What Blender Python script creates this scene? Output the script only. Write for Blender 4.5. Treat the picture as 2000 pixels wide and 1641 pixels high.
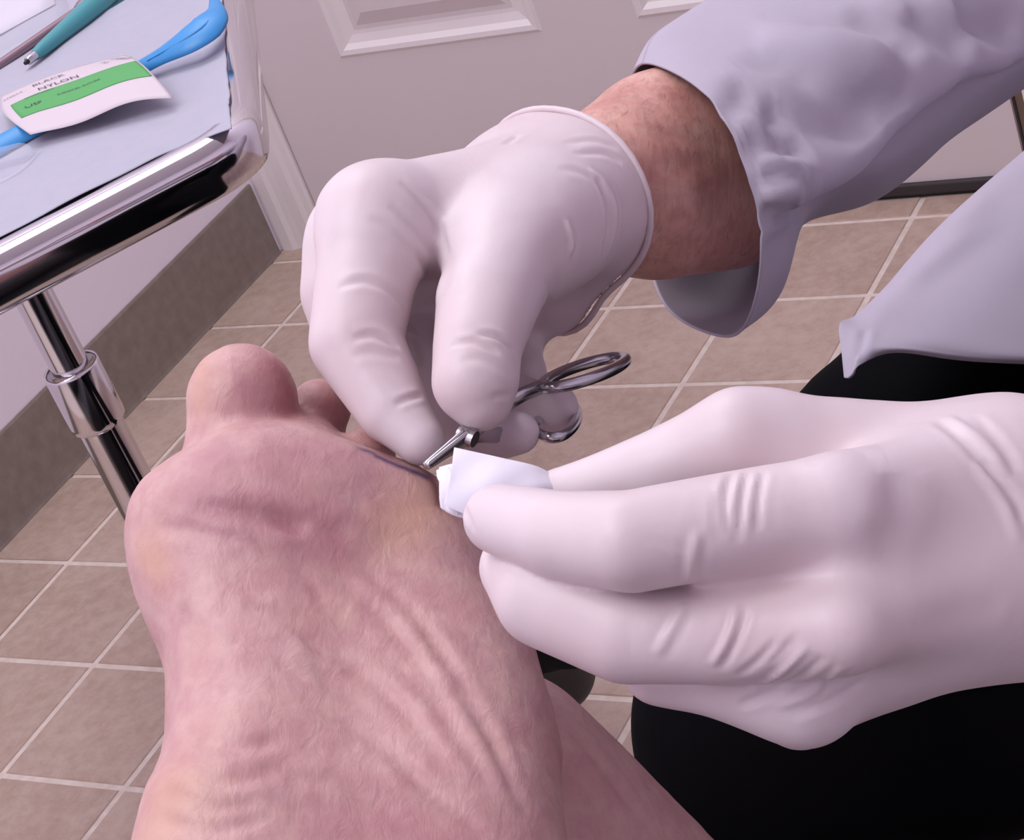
import bpy, bmesh, math, random
import numpy as np
from mathutils import Matrix, Vector

for _o in list(bpy.data.objects):
    bpy.data.objects.remove(_o)
scene = bpy.context.scene
COL = scene.collection

# ------------------------------------------------------------------ camera
T = 0.1524                      # side of one floor tile (6 inches)
F = 4060.8                      # focal length in pixels of the 2000 x 1641 frame
RC = np.array([[0.8467619, 0.4227513, -0.3229173],      # camera right
               [-0.0156487, -0.5869621, -0.8094632],    # camera down
               [-0.5317419, 0.6904758, -0.4904016]])    # camera forward
CP = np.array([7.379336, -12.141816, 6.934635]) * T
cd = bpy.data.cameras.new('camera')
cam = bpy.data.objects.new('camera', cd)
COL.objects.link(cam)
cd.sensor_fit = 'HORIZONTAL'
cd.sensor_width = 36.0
cd.lens = F / 2000 * 36.0
cd.clip_start = 0.02
cam.matrix_world = Matrix(((RC[0][0], -RC[1][0], -RC[2][0], CP[0]),
                           (RC[0][1], -RC[1][1], -RC[2][1], CP[1]),
                           (RC[0][2], -RC[1][2], -RC[2][2], CP[2]),
                           (0, 0, 0, 1)))
scene.camera = cam

# ------------------------------------------------------------------ world, light, exposure
w = bpy.data.worlds.new('world')
scene.world = w
w.use_nodes = True
w.node_tree.nodes['Background'].inputs[0].default_value = (0.80, 0.74, 0.80, 1)
w.node_tree.nodes['Background'].inputs[1].default_value = 0.05

def area(name, loc, sx, sy, power, col):
    l = bpy.data.lights.new(name, 'AREA')
    l.shape = 'RECTANGLE'
    l.size, l.size_y, l.energy, l.color = sx, sy, power, col
    o = bpy.data.objects.new(name, l)
    COL.objects.link(o)
    o.location = loc
    return o
area('ceiling_light_panel', (0.02, -0.62, 2.38), 0.8, 1.2, 17, (0.94, 0.965, 1.02))
area('ceiling_light_panel', (0.30, -2.20, 2.38), 0.8, 1.2, 23, (0.94, 0.965, 1.02))

scene.view_settings.view_transform = 'Standard'
scene.view_settings.look = 'None'
scene.view_settings.gamma = 1.0
scene.view_settings.use_curve_mapping = False
scene.view_settings.exposure = 0.0

# ------------------------------------------------------------------ helpers
def lin(r, g, b):
    f = lambda c: (c / 255 / 12.92) if c / 255 <= 0.04045 else ((c / 255 + 0.055) / 1.055) ** 2.4
    return (f(r), f(g), f(b), 1.0)

def ray(u, v):
    return RC.T @ np.array([(u - 1000) / F, (v - 820.5) / F, 1.0])
def P(u, v, Z):                 # world point at camera depth Z along the sight line of a pixel
    return CP + Z * ray(u, v)
def onz(u, v, h):               # world point at height h
    d = ray(u, v)
    return CP + d * ((h - CP[2]) / d[2])
def CC(u, v, Z):                # the same in camera-aligned metres
    return np.array([(u - 1000) / F * Z, (v - 820.5) / F * Z, Z])

class Mat:
    """small node-material builder"""
    def __init__(s, name, col=(.8, .8, .8, 1), rough=.5, metal=0.0, **kw):
        s.m = bpy.data.materials.new(name)
        s.m.use_nodes = True
        s.nt = s.m.node_tree
        s.b = s.nt.nodes['Principled BSDF']
        s.b.inputs['Base Color'].default_value = col
        s.b.inputs['Roughness'].default_value = rough
        s.b.inputs['Metallic'].default_value = metal
        for k, v in kw.items():
            s.b.inputs[k.replace('_', ' ')].default_value = v
    def node(s, t, **kw):
        n = s.nt.nodes.new(t)
        for k, v in kw.items():
            if hasattr(n, k): setattr(n, k, v)
            else: n.inputs[k].default_value = v
        return n
    def link(s, a, b): s.nt.links.new(a, b)
    def coords(s, scale=(1, 1, 1), rot=(0, 0, 0), kind='Object'):
        tc = s.node('ShaderNodeTexCoord')
        mp = s.node('ShaderNodeMapping')
        mp.inputs['Scale'].default_value = scale
        mp.inputs['Rotation'].default_value = rot
        s.link(tc.outputs[kind], mp.inputs[0])
        return mp.outputs[0]
    def noise(s, scale, detail=3, vec=None, rough=.5, dist=0):
        n = s.node('ShaderNodeTexNoise')
        n.inputs['Scale'].default_value = scale
        n.inputs['Detail'].default_value = detail
        n.inputs['Roughness'].default_value = rough
        n.inputs['Distortion'].default_value = dist
        s.link(vec if vec is not None else s.coords(), n.inputs['Vector'])
        return n.outputs['Fac']
    def ramp(s, fac, stops):
        r = s.node('ShaderNodeValToRGB')
        el = r.color_ramp.elements
        while len(el) < len(stops): el.new(.5)
        for e, (p, c) in zip(el, stops):
            e.position, e.color = p, c
        s.link(fac, r.inputs[0])
        return r.outputs[0]
    def mix(s, fac, a, b, mode='MIX'):
        n = s.node('ShaderNodeMix', data_type='RGBA', blend_type=mode)
        for i, x in ((0, fac), (6, a), (7, b)):
            if isinstance(x, (int, float, tuple)): n.inputs[i].default_value = x
            else: s.link(x, n.inputs[i])
        return n.outputs[2]
    def attr(s, name):
        n = s.node('ShaderNodeAttribute', attribute_name=name)
        return n.outputs['Fac']
    def color(s, sock): s.link(sock, s.b.inputs['Base Color'])
    def bump(s, fac, strength=.3, dist=.001):
        n = s.node('ShaderNodeBump')
        n.inputs['Strength'].default_value = strength
        n.inputs['Distance'].default_value = dist
        s.link(fac, n.inputs['Height'])
        prev = s.b.inputs['Normal'].links
        if prev: s.link(prev[0].from_socket, n.inputs['Normal'])
        s.link(n.outputs[0], s.b.inputs['Normal'])

def tag(o, label=None, cat=None, group=None, kind=None):
    if label: o['label'] = label
    if cat: o['category'] = cat
    if group: o['group'] = group
    if kind: o['kind'] = kind
    return o

def empty(name, loc):
    o = bpy.data.objects.new(name, None)
    COL.objects.link(o)
    o.location = tuple(loc)
    o.empty_display_size = 0.02
    return o

def mesh_obj(name, V, Fc, mat, parent=None, smooth=True, frame='world'):
    """frame 'world': V in world metres; 'cam': V in camera-aligned metres. Origin goes to the centroid."""
    V = np.asarray(V, float)
    c = V.mean(0)
    me = bpy.data.meshes.new(name)
    L = V - c
    if isinstance(Fc, np.ndarray):
        n, k = Fc.shape
        me.vertices.add(len(L)); me.vertices.foreach_set('co', L.astype(np.float32).ravel())
        me.loops.add(n * k); me.loops.foreach_set('vertex_index', Fc.astype(np.int32).ravel())
        me.polygons.add(n)
        me.polygons.foreach_set('loop_start', np.arange(0, n * k, k, dtype=np.int32))
        me.update(calc_edges=True)
    else:
        me.from_pydata([tuple(x) for x in L], [], [tuple(int(i) for i in f) for f in Fc])
        me.update()
    me.validate()
    me.materials.append(mat)
    if smooth:
        me.polygons.foreach_set('use_smooth', np.ones(len(me.polygons), bool))
    o = bpy.data.objects.new(name, me)
    COL.objects.link(o)
    if frame == 'cam':
        wc = CP + RC.T @ c
        M = Matrix(((RC[0][0], RC[1][0], RC[2][0], wc[0]), (RC[0][1], RC[1][1], RC[2][1], wc[1]),
                    (RC[0][2], RC[1][2], RC[2][2], wc[2]), (0, 0, 0, 1)))
    else:
        M = Matrix.Translation(tuple(c))
    o.matrix_basis = M
    if parent is not None: adopt(o, parent)
    return o

def adopt(o, parent):
    pm = parent.matrix_basis.copy()
    if parent.parent is not None:
        pm = parent.parent.matrix_basis @ parent.matrix_parent_inverse @ pm
    o.parent = parent
    o.matrix_parent_inverse = pm.inverted()

def box(x0, x1, y0, y1, z0, z1):
    V = [(x, y, z) for z in (z0, z1) for y in (y0, y1) for x in (x0, x1)]
    return V, [(0, 2, 3, 1), (4, 5, 7, 6), (0, 1, 5, 4), (2, 6, 7, 3), (0, 4, 6, 2), (1, 3, 7, 5)]

def bevelled(o, wdt=.002, seg=2):
    b = o.modifiers.new('bevel', 'BEVEL')
    b.width, b.segments, b.limit_method = wdt, seg, 'ANGLE'
    return o

def catmull(pts, n, closed=False):
    p = np.asarray(pts, float)
    N = len(p)
    out = []
    segs = N if closed else N - 1
    tt = np.linspace(0, segs, n, endpoint=not closed)
    for t in tt:
        i = min(int(t), segs - 1); f = t - i
        idx = [(i + k) % N if closed else min(max(i + k, 0), N - 1) for k in (-1, 0, 1, 2)]
        a, b, c, d = (p[j] for j in idx)
        out.append(.5 * ((2 * b) + (c - a) * f + (2 * a - 5 * b + 4 * c - d) * f * f + (3 * b - a - 3 * c + d) * f ** 3))
    return np.array(out)

def tube(path, radii, seg=16, squash=None, cap=True, closed=False):
    """swept round tube; squash=(axis vector, factor) flattens the section"""
    path = np.asarray(path, float); n = len(path)
    radii = np.broadcast_to(np.asarray(radii, float), (n,))
    V = []; Fc = []
    up = None
    for i in range(n):
        if closed: t = path[(i + 1) % n] - path[i - 1]
        else: t = path[min(i + 1, n - 1)] - path[max(i - 1, 0)]
        t = t / np.linalg.norm(t)
        if up is None:
            up = np.array([0, 0, 1.]) if abs(t[2]) < .9 else np.array([1., 0, 0])
        a = np.cross(t, up); a /= np.linalg.norm(a)
        b = np.cross(a, t); up = b
        for k in range(seg):
            th = 2 * math.pi * k / seg
            off = radii[i] * (math.cos(th) * a + math.sin(th) * b)
            if squash is not None:
                ax = np.asarray(squash[0], float); ax = ax / np.linalg.norm(ax)
                off = off - ax * (off @ ax) * (1 - squash[1])
            V.append(path[i] + off)
    m = n if closed else n - 1
    for i in range(m):
        for k in range(seg):
            j = (i + 1) % n
            Fc.append((i * seg + k, i * seg + (k + 1) % seg, j * seg + (k + 1) % seg, j * seg + k))
    if cap and not closed:
        b = len(V); V += V[:seg] + V[(n - 1) * seg:n * seg]
        Fc.append(tuple(reversed(range(b, b + seg)))); Fc.append(tuple(range(b + seg, b + 2 * seg)))
    return V, Fc

def lathe(c, prof, seg=40):
    """profile of (radius, z) turned about the vertical through c"""
    V = []; Fc = []
    for r, z in prof:
        for k in range(seg):
            a = 2 * math.pi * k / seg
            V.append((c[0] + r * math.cos(a), c[1] + r * math.sin(a), z))
    n = len(prof)
    for i in range(n - 1):
        for k in range(seg):
            Fc.append((i * seg + k, i * seg + (k + 1) % seg, (i + 1) * seg + (k + 1) % seg, (i + 1) * seg + k))
    b = len(V); V += V[:seg] + V[(n - 1) * seg:n * seg]      # caps keep their own corners, so the side stays evenly shaded
    Fc.append(tuple(reversed(range(b, b + seg)))); Fc.append(tuple(range(b + seg, b + 2 * seg)))
    return V, Fc

def sheet(G):
    """G [n,m,3] grid of points -> verts, quads"""
    n, m = G.shape[:2]
    i, j = np.meshgrid(np.arange(n - 1), np.arange(m - 1), indexing='ij')
    a = (i * m + j).ravel()
    return G.reshape(-1, 3), np.stack([a, a + 1, a + m + 1, a + m], 1)

def solid(o, th, offset=0):
    s = o.modifiers.new('solid', 'SOLIDIFY')
    s.thickness, s.offset = th, offset
    return o

_rs = np.random.RandomState(7)
_K = _rs.normal(size=(24, 3)); _K /= np.linalg.norm(_K, axis=1)[:, None]
_PH = _rs.uniform(0, 6.28, 24)
def wnoise(X, freq):
    """smooth pseudo noise, X [n,3] metres"""
    s = np.zeros(len(X))
    for k in range(12):
        s += np.sin(X @ _K[k] * freq * (0.6 + .08 * k) * 6.28 + _PH[k] + 1.7 * np.sin(X @ _K[k + 12] * freq * 4 + _PH[k + 12]))
    return s / 6

# ------------------------------------------------------------------ flesh: blended distance fields -> skin mesh
class Field:
    def __init__(s, lo, hi, h):
        s.lo = np.asarray(lo, float); s.h = h
        s.n = np.ceil((np.asarray(hi) - s.lo) / h).astype(int) + 1
        s.d = np.full(s.n, .03, np.float32)
        s.ax = [(s.lo[k] + h * np.arange(s.n[k])).astype(np.float32) for k in range(3)]
    def sub(s, lo, hi):
        i0 = np.clip(np.floor((lo - s.lo) / s.h).astype(int), 0, s.n)
        i1 = np.clip(np.ceil((hi - s.lo) / s.h).astype(int) + 1, 0, s.n)
        return tuple(slice(a, b) for a, b in zip(i0, i1))
    def cone_d(s, sl, a, ra, b, rb):
        X, Y, Z = np.meshgrid(*[s.ax[i][sl[i]] for i in range(3)], indexing='ij', sparse=True)
        ba = b - a; l2 = float(ba @ ba)
        if l2 < 1e-9:
            return np.sqrt((X - a[0]) ** 2 + (Y - a[1]) ** 2 + (Z - a[2]) ** 2) - max(ra, rb)
        t = ((X - a[0]) * ba[0] + (Y - a[1]) * ba[1] + (Z - a[2]) * ba[2]) / l2
        t = np.clip(t, 0, 1)
        return np.sqrt((X - a[0] - t * ba[0]) ** 2 + (Y - a[1] - t * ba[1]) ** 2 + (Z - a[2] - t * ba[2]) ** 2) - (ra + (rb - ra) * t)
    def copy(s):
        f = Field.__new__(Field); f.lo, f.h, f.n, f.ax = s.lo, s.h, s.n, s.ax; f.d = s.d.copy(); return f
    def chain(s, pts, k):
        """tapered capsules through pts (u, v, Z, radius in px), blended in with radius k; Z is the depth of the centre"""
        q = [(CC(u, v, Z), r * Z / F) for u, v, Z, r in pts]
        if len(q) == 1: q = q * 2
        m = k + .012
        lo = np.min([a - r for a, r in q], 0) - m; hi = np.max([a + r for a, r in q], 0) + m
        sl = s.sub(lo, hi)
        if any(x.stop - x.start < 1 for x in sl): return s
        d = None
        for (a, ra), (b, rb) in zip(q[:-1], q[1:]):
            e = s.cone_d(sl, a, ra, b, rb).astype(np.float32)
            d = e if d is None else np.minimum(d, e)
        o = s.d[sl]
        hh = np.maximum(k - np.abs(o - d), 0) / max(k, 1e-6)
        s.d[sl] = np.minimum(o, d) - hh * hh * k * .25
        return s
    def merge(s, g, k=0):
        if k <= 0: s.d = np.minimum(s.d, g.d)
        else:
            hh = np.maximum(k - np.abs(s.d - g.d), 0) / k
            s.d = np.minimum(s.d, g.d) - hh * hh * k * .25
        return s
    def blur(s, it):
        """soften the joints between the blended capsules"""
        for _ in range(it):
            for ax in range(3):
                d = np.moveaxis(s.d, ax, 0)
                d[1:-1] = d[1:-1] * .5 + (d[:-2] + d[2:]) * .25
        return s
    def half(s, p, n):
        """keep only the side of a plane the normal points away from"""
        n = np.asarray(n, float); n = n / np.linalg.norm(n)
        X, Y, Z = np.meshgrid(*s.ax, indexing='ij', sparse=True)
        s.d = np.maximum(s.d, ((X - p[0]) * n[0] + (Y - p[1]) * n[1] + (Z - p[2]) * n[2]).astype(np.float32))
        return s
    def mesh(s, smooth=3):
        d = s.d; ins = d < 0
        n = s.n
        cnt = np.zeros(tuple(n - 1), np.int8)
        cor = [(i, j, k) for i in (0, 1) for j in (0, 1) for k in (0, 1)]
        for (i, j, k) in cor:
            cnt += ins[i:n[0] - 1 + i, j:n[1] - 1 + j, k:n[2] - 1 + k]
        act = (cnt > 0) & (cnt < 8)
        ii = np.argwhere(act)
        vid = np.full(act.shape, -1, np.int32)
        vid[act] = np.arange(len(ii))
        val = np.stack([d[ii[:, 0] + i, ii[:, 1] + j, ii[:, 2] + k] for (i, j, k) in cor], 1)
        cc = np.array(cor, float)
        acc = np.zeros((len(ii), 3)); num = np.zeros(len(ii))
        for a in range(8):
            for b in range(a + 1, 8):
                if np.abs(cc[a] - cc[b]).sum() == 1:
                    va, vb = val[:, a], val[:, b]
                    x = (va < 0) != (vb < 0)
                    t = np.where(x, va / np.where(x, va - vb, 1), 0)
                    acc += np.where(x[:, None], cc[a] + t[:, None] * (cc[b] - cc[a]), 0); num += x
        V = s.lo + s.h * (ii + acc / num[:, None])
        Q = []
        for ax in range(3):
            o1, o2 = (ax + 1) % 3, (ax + 2) % 3
            sl0 = [slice(1, -1)] * 3; sl1 = [slice(1, -1)] * 3
            sl0[ax] = slice(0, n[ax] - 1); sl1[ax] = slice(1, n[ax])
            a = ins[tuple(sl0)]; b = ins[tuple(sl1)]
            for flag in (True, False):
                e = np.argwhere((a != b) & (a == flag))
                if not len(e): continue
                base = e.copy(); base[:, o1] += 1; base[:, o2] += 1
                def cell(d1, d2):
                    c = base.copy(); c[:, o1] += d1; c[:, o2] += d2
                    return vid[c[:, 0], c[:, 1], c[:, 2]]
                q = np.stack([cell(-1, -1), cell(0, -1), cell(0, 0), cell(-1, 0)], 1)
                Q.append(q if flag else q[:, ::-1])
        Q = np.concatenate(Q)
        Q = Q[(Q >= 0).all(1)]
        return smooth_mesh(V, Q, smooth), Q

def smooth_mesh(V, Q, it, lam=.5):
    e = np.concatenate([Q[:, [0, 1]], Q[:, [1, 2]], Q[:, [2, 3]], Q[:, [3, 0]]])
    e = np.concatenate([e, e[:, ::-1]])
    deg = np.bincount(e[:, 0], minlength=len(V))[:, None]
    for _ in range(it):
        for l in (lam, -lam * 1.02):
            acc = np.stack([np.bincount(e[:, 0], weights=V[e[:, 1], k], minlength=len(V)) for k in range(3)], 1)
            V = V + l * (acc / np.maximum(deg, 1) - V)
    return V

def normals(V, Q):
    fn = np.cross(V[Q[:, 2]] - V[Q[:, 0]], V[Q[:, 3]] - V[Q[:, 1]])
    N = np.zeros_like(V)
    for k in range(4):
        for c in range(3):
            N[:, c] += np.bincount(Q[:, k], weights=fn[:, c], minlength=len(V))
    return N / (np.linalg.norm(N, axis=1)[:, None] + 1e-12)

def px(V):
    return np.stack([1000 + F * V[:, 0] / V[:, 2], 820.5 + F * V[:, 1] / V[:, 2]], 1)

class Skin:
    """a fleshy surface in camera-aligned metres with crease tools"""
    def __init__(s, V, Q): s.V, s.Q = V, Q; s.att = {}
    def locate(s, pts, n=24):
        """3-D polyline on the surface under a drawn line"""
        N = normals(s.V, s.Q); p = px(s.V)
        front = np.einsum('ij,ij->i', N, s.V) < 0
        idx = np.where(front)[0]; p = p[idx]
        line = catmull([tuple(q) for q in pts], n) if len(pts) > 2 else np.linspace(pts[0], pts[1], n)
        out = []
        for q in line:
            d = np.hypot(p[:, 0] - q[0], p[:, 1] - q[1])
            c = np.where(d < 9)[0]
            if not len(c): c = np.array([d.argmin()])
            z = s.V[idx[c], 2]; c = c[z < z.min() + .004]
            wt = np.exp(-(d[c] / 4) ** 2) + 1e-6
            zz = (s.V[idx[c], 2] * wt).sum() / wt.sum()
            out.append(zz)
        out = np.array(out)
        for _ in range(4): out[1:-1] = (out[:-2] + out[1:-1] * 2 + out[2:]) / 4
        return np.array([CC(q[0], q[1], z) for q, z in zip(line, out)])
    def dist(s, L, reach):
        lo, hi = L.min(0) - reach, L.max(0) + reach
        c = np.where(((s.V > lo) & (s.V < hi)).all(1))[0]
        best = np.full(len(c), 9.); par = np.zeros(len(c))
        X = s.V[c]
        for i, (a, b) in enumerate(zip(L[:-1], L[1:])):
            ba = b - a; l2 = ba @ ba + 1e-12
            t = np.clip((X - a) @ ba / l2, 0, 1)
            d = np.linalg.norm(X - a - t[:, None] * ba, axis=1)
            m = d < best; best[m] = d[m]; par[m] = ((i + t) / (len(L) - 1))[m]
        return c, best, par
    def crease(s, pts, depth, width, lip=.35):
        """groove (depth > 0) or ridge (depth < 0) in mm, fading at both ends"""
        depth, width = depth / 1000, width / 1000
        L = s.locate(pts)
        c, d, t = s.dist(L, width * 4)
        N = normals(s.V, s.Q)[c]
        fade = np.clip(np.minimum(t, 1 - t) * 4, 0, 1) ** .7
        g = np.exp(-(d / width) ** 2) - lip * np.exp(-((d - 1.9 * width) / width) ** 2)
        s.V[c] -= N * (depth * fade * g)[:, None]
    def paint(s, name, pts, width, val=1.0):
        L = s.locate(pts) if len(pts) > 1 else s.locate([pts[0], (pts[0][0] + 2, pts[0][1])], 2)
        c, d, _ = s.dist(L, width / 1000 * 3)
        a = s.att.setdefault(name, np.zeros(len(s.V)))
        a[c] = np.maximum(a[c], val * np.exp(-(d / (width / 1000)) ** 2))
    def rough(s, amp, freq):
        s.V += normals(s.V, s.Q) * (wnoise(s.V, freq) * amp / 1000)[:, None]
    def build(s, name, mat, parent):
        o = mesh_obj(name, s.V, s.Q, mat, parent, frame='cam')
        for k, a in s.att.items():
            at = o.data.attributes.new(k, 'FLOAT', 'POINT')
            at.data.foreach_set('value', a.astype(np.float32))
        return o

def bounds(chains, pad=.02):
    q = [(CC(u, v, Z), r * Z / F) for c in chains for u, v, Z, r in c]
    lo = np.min([a - r for a, r in q], 0) - pad; hi = np.max([a + r for a, r in q], 0) + pad
    return lo, hi

# ------------------------------------------------------------------ materials
mw = Mat('painted wall', lin(246, 236, 248), .7)
mw.bump(mw.noise(260, 4), .12, .0015); WALL = mw.m
md = Mat('painted door', lin(220, 207, 209), .5)
md.bump(md.noise(320, 3), .06, .001); DOOR = md.m
mt = Mat('painted trim', lin(234, 224, 224), .42); TRIM = mt.m
mb = Mat('vinyl baseboard', lin(112, 100, 92), .5)
mb.color(mb.ramp(mb.noise(60, 4), [(.3, lin(130, 118, 112)), (.7, lin(146, 133, 124))])); BASE = mb.m
ms = Mat('door sweep rubber', lin(52, 46, 48), .5); SWEEP = ms.m
mc = Mat('ceiling paint', lin(225, 218, 222), .8); CEIL = mc.m
mg = Mat('vinyl grout line', lin(196, 180, 172), .55)
mg.color(mg.ramp(mg.noise(90, 3), [(.3, lin(206, 188, 178)), (.7, lin(222, 206, 196))])); GROUT = mg.m
def tilemat():
    m = Mat('vinyl floor tile', rough=.48)
    geo = m.node('ShaderNodeNewGeometry')
    def n(sc, de, rough=.6):
        x = m.node('ShaderNodeTexNoise'); x.inputs['Scale'].default_value = sc
        x.inputs['Detail'].default_value = de; x.inputs['Roughness'].default_value = rough
        m.link(geo.outputs['Position'], x.inputs['Vector']); return x.outputs['Fac']
    a = m.ramp(n(11, 5), [(.3, lin(166, 142, 130)), (.5, lin(179, 152, 138)), (.72, lin(190, 168, 156))])
    b = m.ramp(n(60, 6, .7), [(.36, lin(152, 124, 109)), (.64, lin(197, 178, 168))])
    c = m.mix(.38, a, b)
    oi = m.node('ShaderNodeObjectInfo')
    m.color(m.mix(.16, c, m.ramp(oi.outputs['Random'], [(0, lin(166, 138, 122)), (1, lin(208, 186, 170))])))
    m.bump(n(220, 4), .08, .001)
    return m.m
TILE = tilemat()
CHROME = Mat('polished chrome', (.72, .70, .72, 1), .09, 1.0).m
STEEL = Mat('surgical steel', (.55, .54, .57, 1), .22, 1.0).m
BLACK = Mat('black rubber', lin(20, 18, 20), .5).m
def glovemat():
    m = Mat('latex glove', lin(226, 208, 212), .42, Subsurface_Weight=.12)
    m.b.inputs['Subsurface Radius'].default_value = (.006, .003, .003)
    m.b.inputs['Specular IOR Level'].default_value = .35
    m.color(m.mix(m.ramp(m.noise(22, 3), [(.35, (0, 0, 0, 1)), (.7, (1, 1, 1, 1))]), lin(222, 207, 211), lin(214, 193, 196)))
    m.bump(m.noise(420, 3), .05, .0006)
    st = m.noise(55, 3, m.coords((1.0, .35, 1.0), (0, 0, .5)), .5, 1.2)
    m.bump(st, .18, .0018)
    return m.m
GLOVE = glovemat()
def skinmat(name, base, flush, pale, hair=False):
    m = Mat(name, rough=.46, Subsurface_Weight=.12)
    m.b.inputs['Subsurface Radius'].default_value = (.007, .0025, .0018)
    m.b.inputs['Specular IOR Level'].default_value = .4
    c = m.mix(m.ramp(m.noise(34, 4, dist=.6), [(.36, (0, 0, 0, 1)), (.68, (1, 1, 1, 1))]), base, flush)
    c = m.mix(m.ramp(m.noise(80, 5, m.coords((1.0, 1.6, 1.0), (0, 0, -.6))), [(.46, (0, 0, 0, 1)), (.78, (.75, .75, .75, 1))]), c, pale)
    return m, c
m, c = skinmat('foot skin', lin(203, 161, 160), lin(192, 143, 142), lin(211, 175, 166))
c = m.mix(m.ramp(m.noise(190, 4, m.coords((1.2, .8, 1), (0, 0, .9)), .65), [(.42, (0, 0, 0, 1)), (.72, (.42, .42, .42, 1))]), c, lin(178, 124, 130))
c = m.mix(m.ramp(m.noise(62, 4), [(.50, (0, 0, 0, 1)), (.76, (.38, .38, .38, 1))]), c, lin(212, 172, 160))
c = m.mix(m.attr('flush'), c, lin(150, 78, 82))
c = m.mix(m.attr('callus'), c, lin(208, 164, 136))
c = m.mix(m.attr('mauve'), c, lin(158, 98, 112))
c = m.mix(m.attr('blood'), c, lin(92, 26, 32))
c = m.mix(m.attr('ink'), c, lin(52, 40, 92))
m.color(c)
m.bump(m.noise(150, 5, m.coords((1.35, .75, 1), (0, 0, .9)), .6, .5), .42, .0013)
m.bump(m.noise(520, 3), .14, .0006)
FOOT = m.m
m, c = skinmat('arm skin', lin(214, 162, 148), lin(198, 138, 128), lin(226, 184, 168))
hv = m.noise(300, 3, m.coords((1.4, .16, 1.0), (0, 0, .35)), .6, .4)
c = m.mix(m.ramp(hv, [(.45, (0, 0, 0, 1)), (.75, (.45, .45, .45, 1))]), c, lin(150, 100, 90))
m.color(c); m.bump(hv, .12, .0008); m.bump(m.noise(300, 4), .25, .0008)
ARM = m.m
def clothmat(name, a, b, rough=.85, wv=900):
    m = Mat(name, rough=rough)
    m.color(m.mix(m.noise(40, 3), a, b))
    m.bump(m.noise(wv, 2), .10, .0005)
    m.b.inputs['Sheen Weight'].default_value = .08
    return m
COAT = clothmat('white coat cotton', lin(180, 170, 184), lin(175, 165, 180)).m
TROU = clothmat('black trouser cloth', lin(3, 3, 5), lin(6, 5, 8)).m
TROU.node_tree.nodes['Principled BSDF'].inputs['Sheen Weight'].default_value = 0.0
TROU.node_tree.nodes['Principled BSDF'].inputs['Specular IOR Level'].default_value = .06
GAUZE = clothmat('white gauze', lin(240, 234, 244), lin(232, 226, 238), .9, 600).m
mp_ = Mat('blue paper drape', rough=.85)
mp_.color(mp_.mix(mp_.noise(70, 4), lin(180, 174, 186), lin(170, 170, 186)))
mp_.bump(mp_.noise(240, 3), .25, .001); PAPER = mp_.m
TEAL = Mat('teal plastic', lin(70, 148, 156), .35).m
BLUE = Mat('blue plastic', lin(58, 142, 206), .38).m
PINKM = Mat('brushed steel rod', lin(150, 124, 134), .38, .6).m
PACK = Mat('white packet paper', lin(206, 192, 199), .5).m
GREEN = Mat('green print', lin(80, 162, 88), .5).m
INKM = Mat('dark print', lin(70, 52, 70), .6).m
mcl = Mat('clear plastic', lin(235, 236, 246), .08)
mcl.b.inputs['Alpha'].default_value = .16
CLEAR = mcl.m
POUCH = Mat('white paper pouch', lin(226, 216, 226), .6).m

# ------------------------------------------------------------------ the room
WX = -3.767 * T                 # left wall
WY = 0.27 * T                   # door wall
RX, RY, HZ = 2.30, -3.10, 2.42
def structure(name, V, Fc, mat, smooth=False, parent=None):
    o = mesh_obj(name, V, Fc, mat, parent, smooth)
    if parent is None: o['kind'] = 'structure'
    return o
floor = structure('floor', *box(WX - .05, RX, RY, WY + .3, -.03, -.0012), GROUT)
structure('ceiling', *box(WX - .05, RX + .05, RY - .05, WY + .3, HZ, HZ + .05), CEIL)
structure('wall_left', *box(WX - .05, WX, RY, WY + .05, 0, HZ), WALL)
structure('wall_right', *box(RX, RX + .05, RY, WY + .05, 0, HZ), WALL)
structure('wall_rear', *box(WX - .05, RX + .05, RY - .05, RY, 0, HZ), WALL)
DX0, DX1 = -3.315 * T, 2.80 * T
dtop = 2.03
structure('wall_door_side', [*box(DX1 + .012, RX, WY, WY + .08, 0, HZ)[0]], box(0, 1, 0, 1, 0, 1)[1], WALL)
structure('wall_above_door', *box(WX, DX1 + .012, WY, WY + .08, dtop + .012, HZ), WALL)

# floor tiles, every one its own piece
tv, tf = box(-T / 2 + .0034, T / 2 - .0034, -T / 2 + .0034, T / 2 - .0034, -.003, 0)
tile_mesh = None
for i in range(-4, 10):
    for j in range(-1, 15):
        cx, cy = (i + .5) * T, (-j + .5) * T
        x0, x1 = max(i * T, WX), (i + 1) * T
        y1 = min((-j + 1) * T, WY + .12); y0 = -j * T
        if x1 - x0 < T - 1e-6 or y1 - y0 < T - 1e-6:
            if x1 - x0 < .01 or y1 - y0 < .01: continue
            g = .0034
            o = mesh_obj('tile', *box(x0 + g, x1 - g, y0 + g, y1 - g, -.003, 0), TILE, floor, False)
            continue
        if tile_mesh is None:
            o = mesh_obj('tile', np.array(tv) + np.array([cx, cy, 0]), tf, TILE, None, False)
            bm = bmesh.new(); bm.from_mesh(o.data)
            bmesh.ops.bevel(bm, geom=[e for e in bm.edges if all(v.co.z > 0 for v in e.verts)], offset=.0008, segments=1, affect='EDGES')
            bm.to_mesh(o.data); bm.free()
            tile_mesh = o
        else:
            o = tile_mesh.copy(); COL.objects.link(o)
        o.matrix_basis = Matrix.Translation((cx, cy, -.0015))
        adopt(o, floor)

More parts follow.
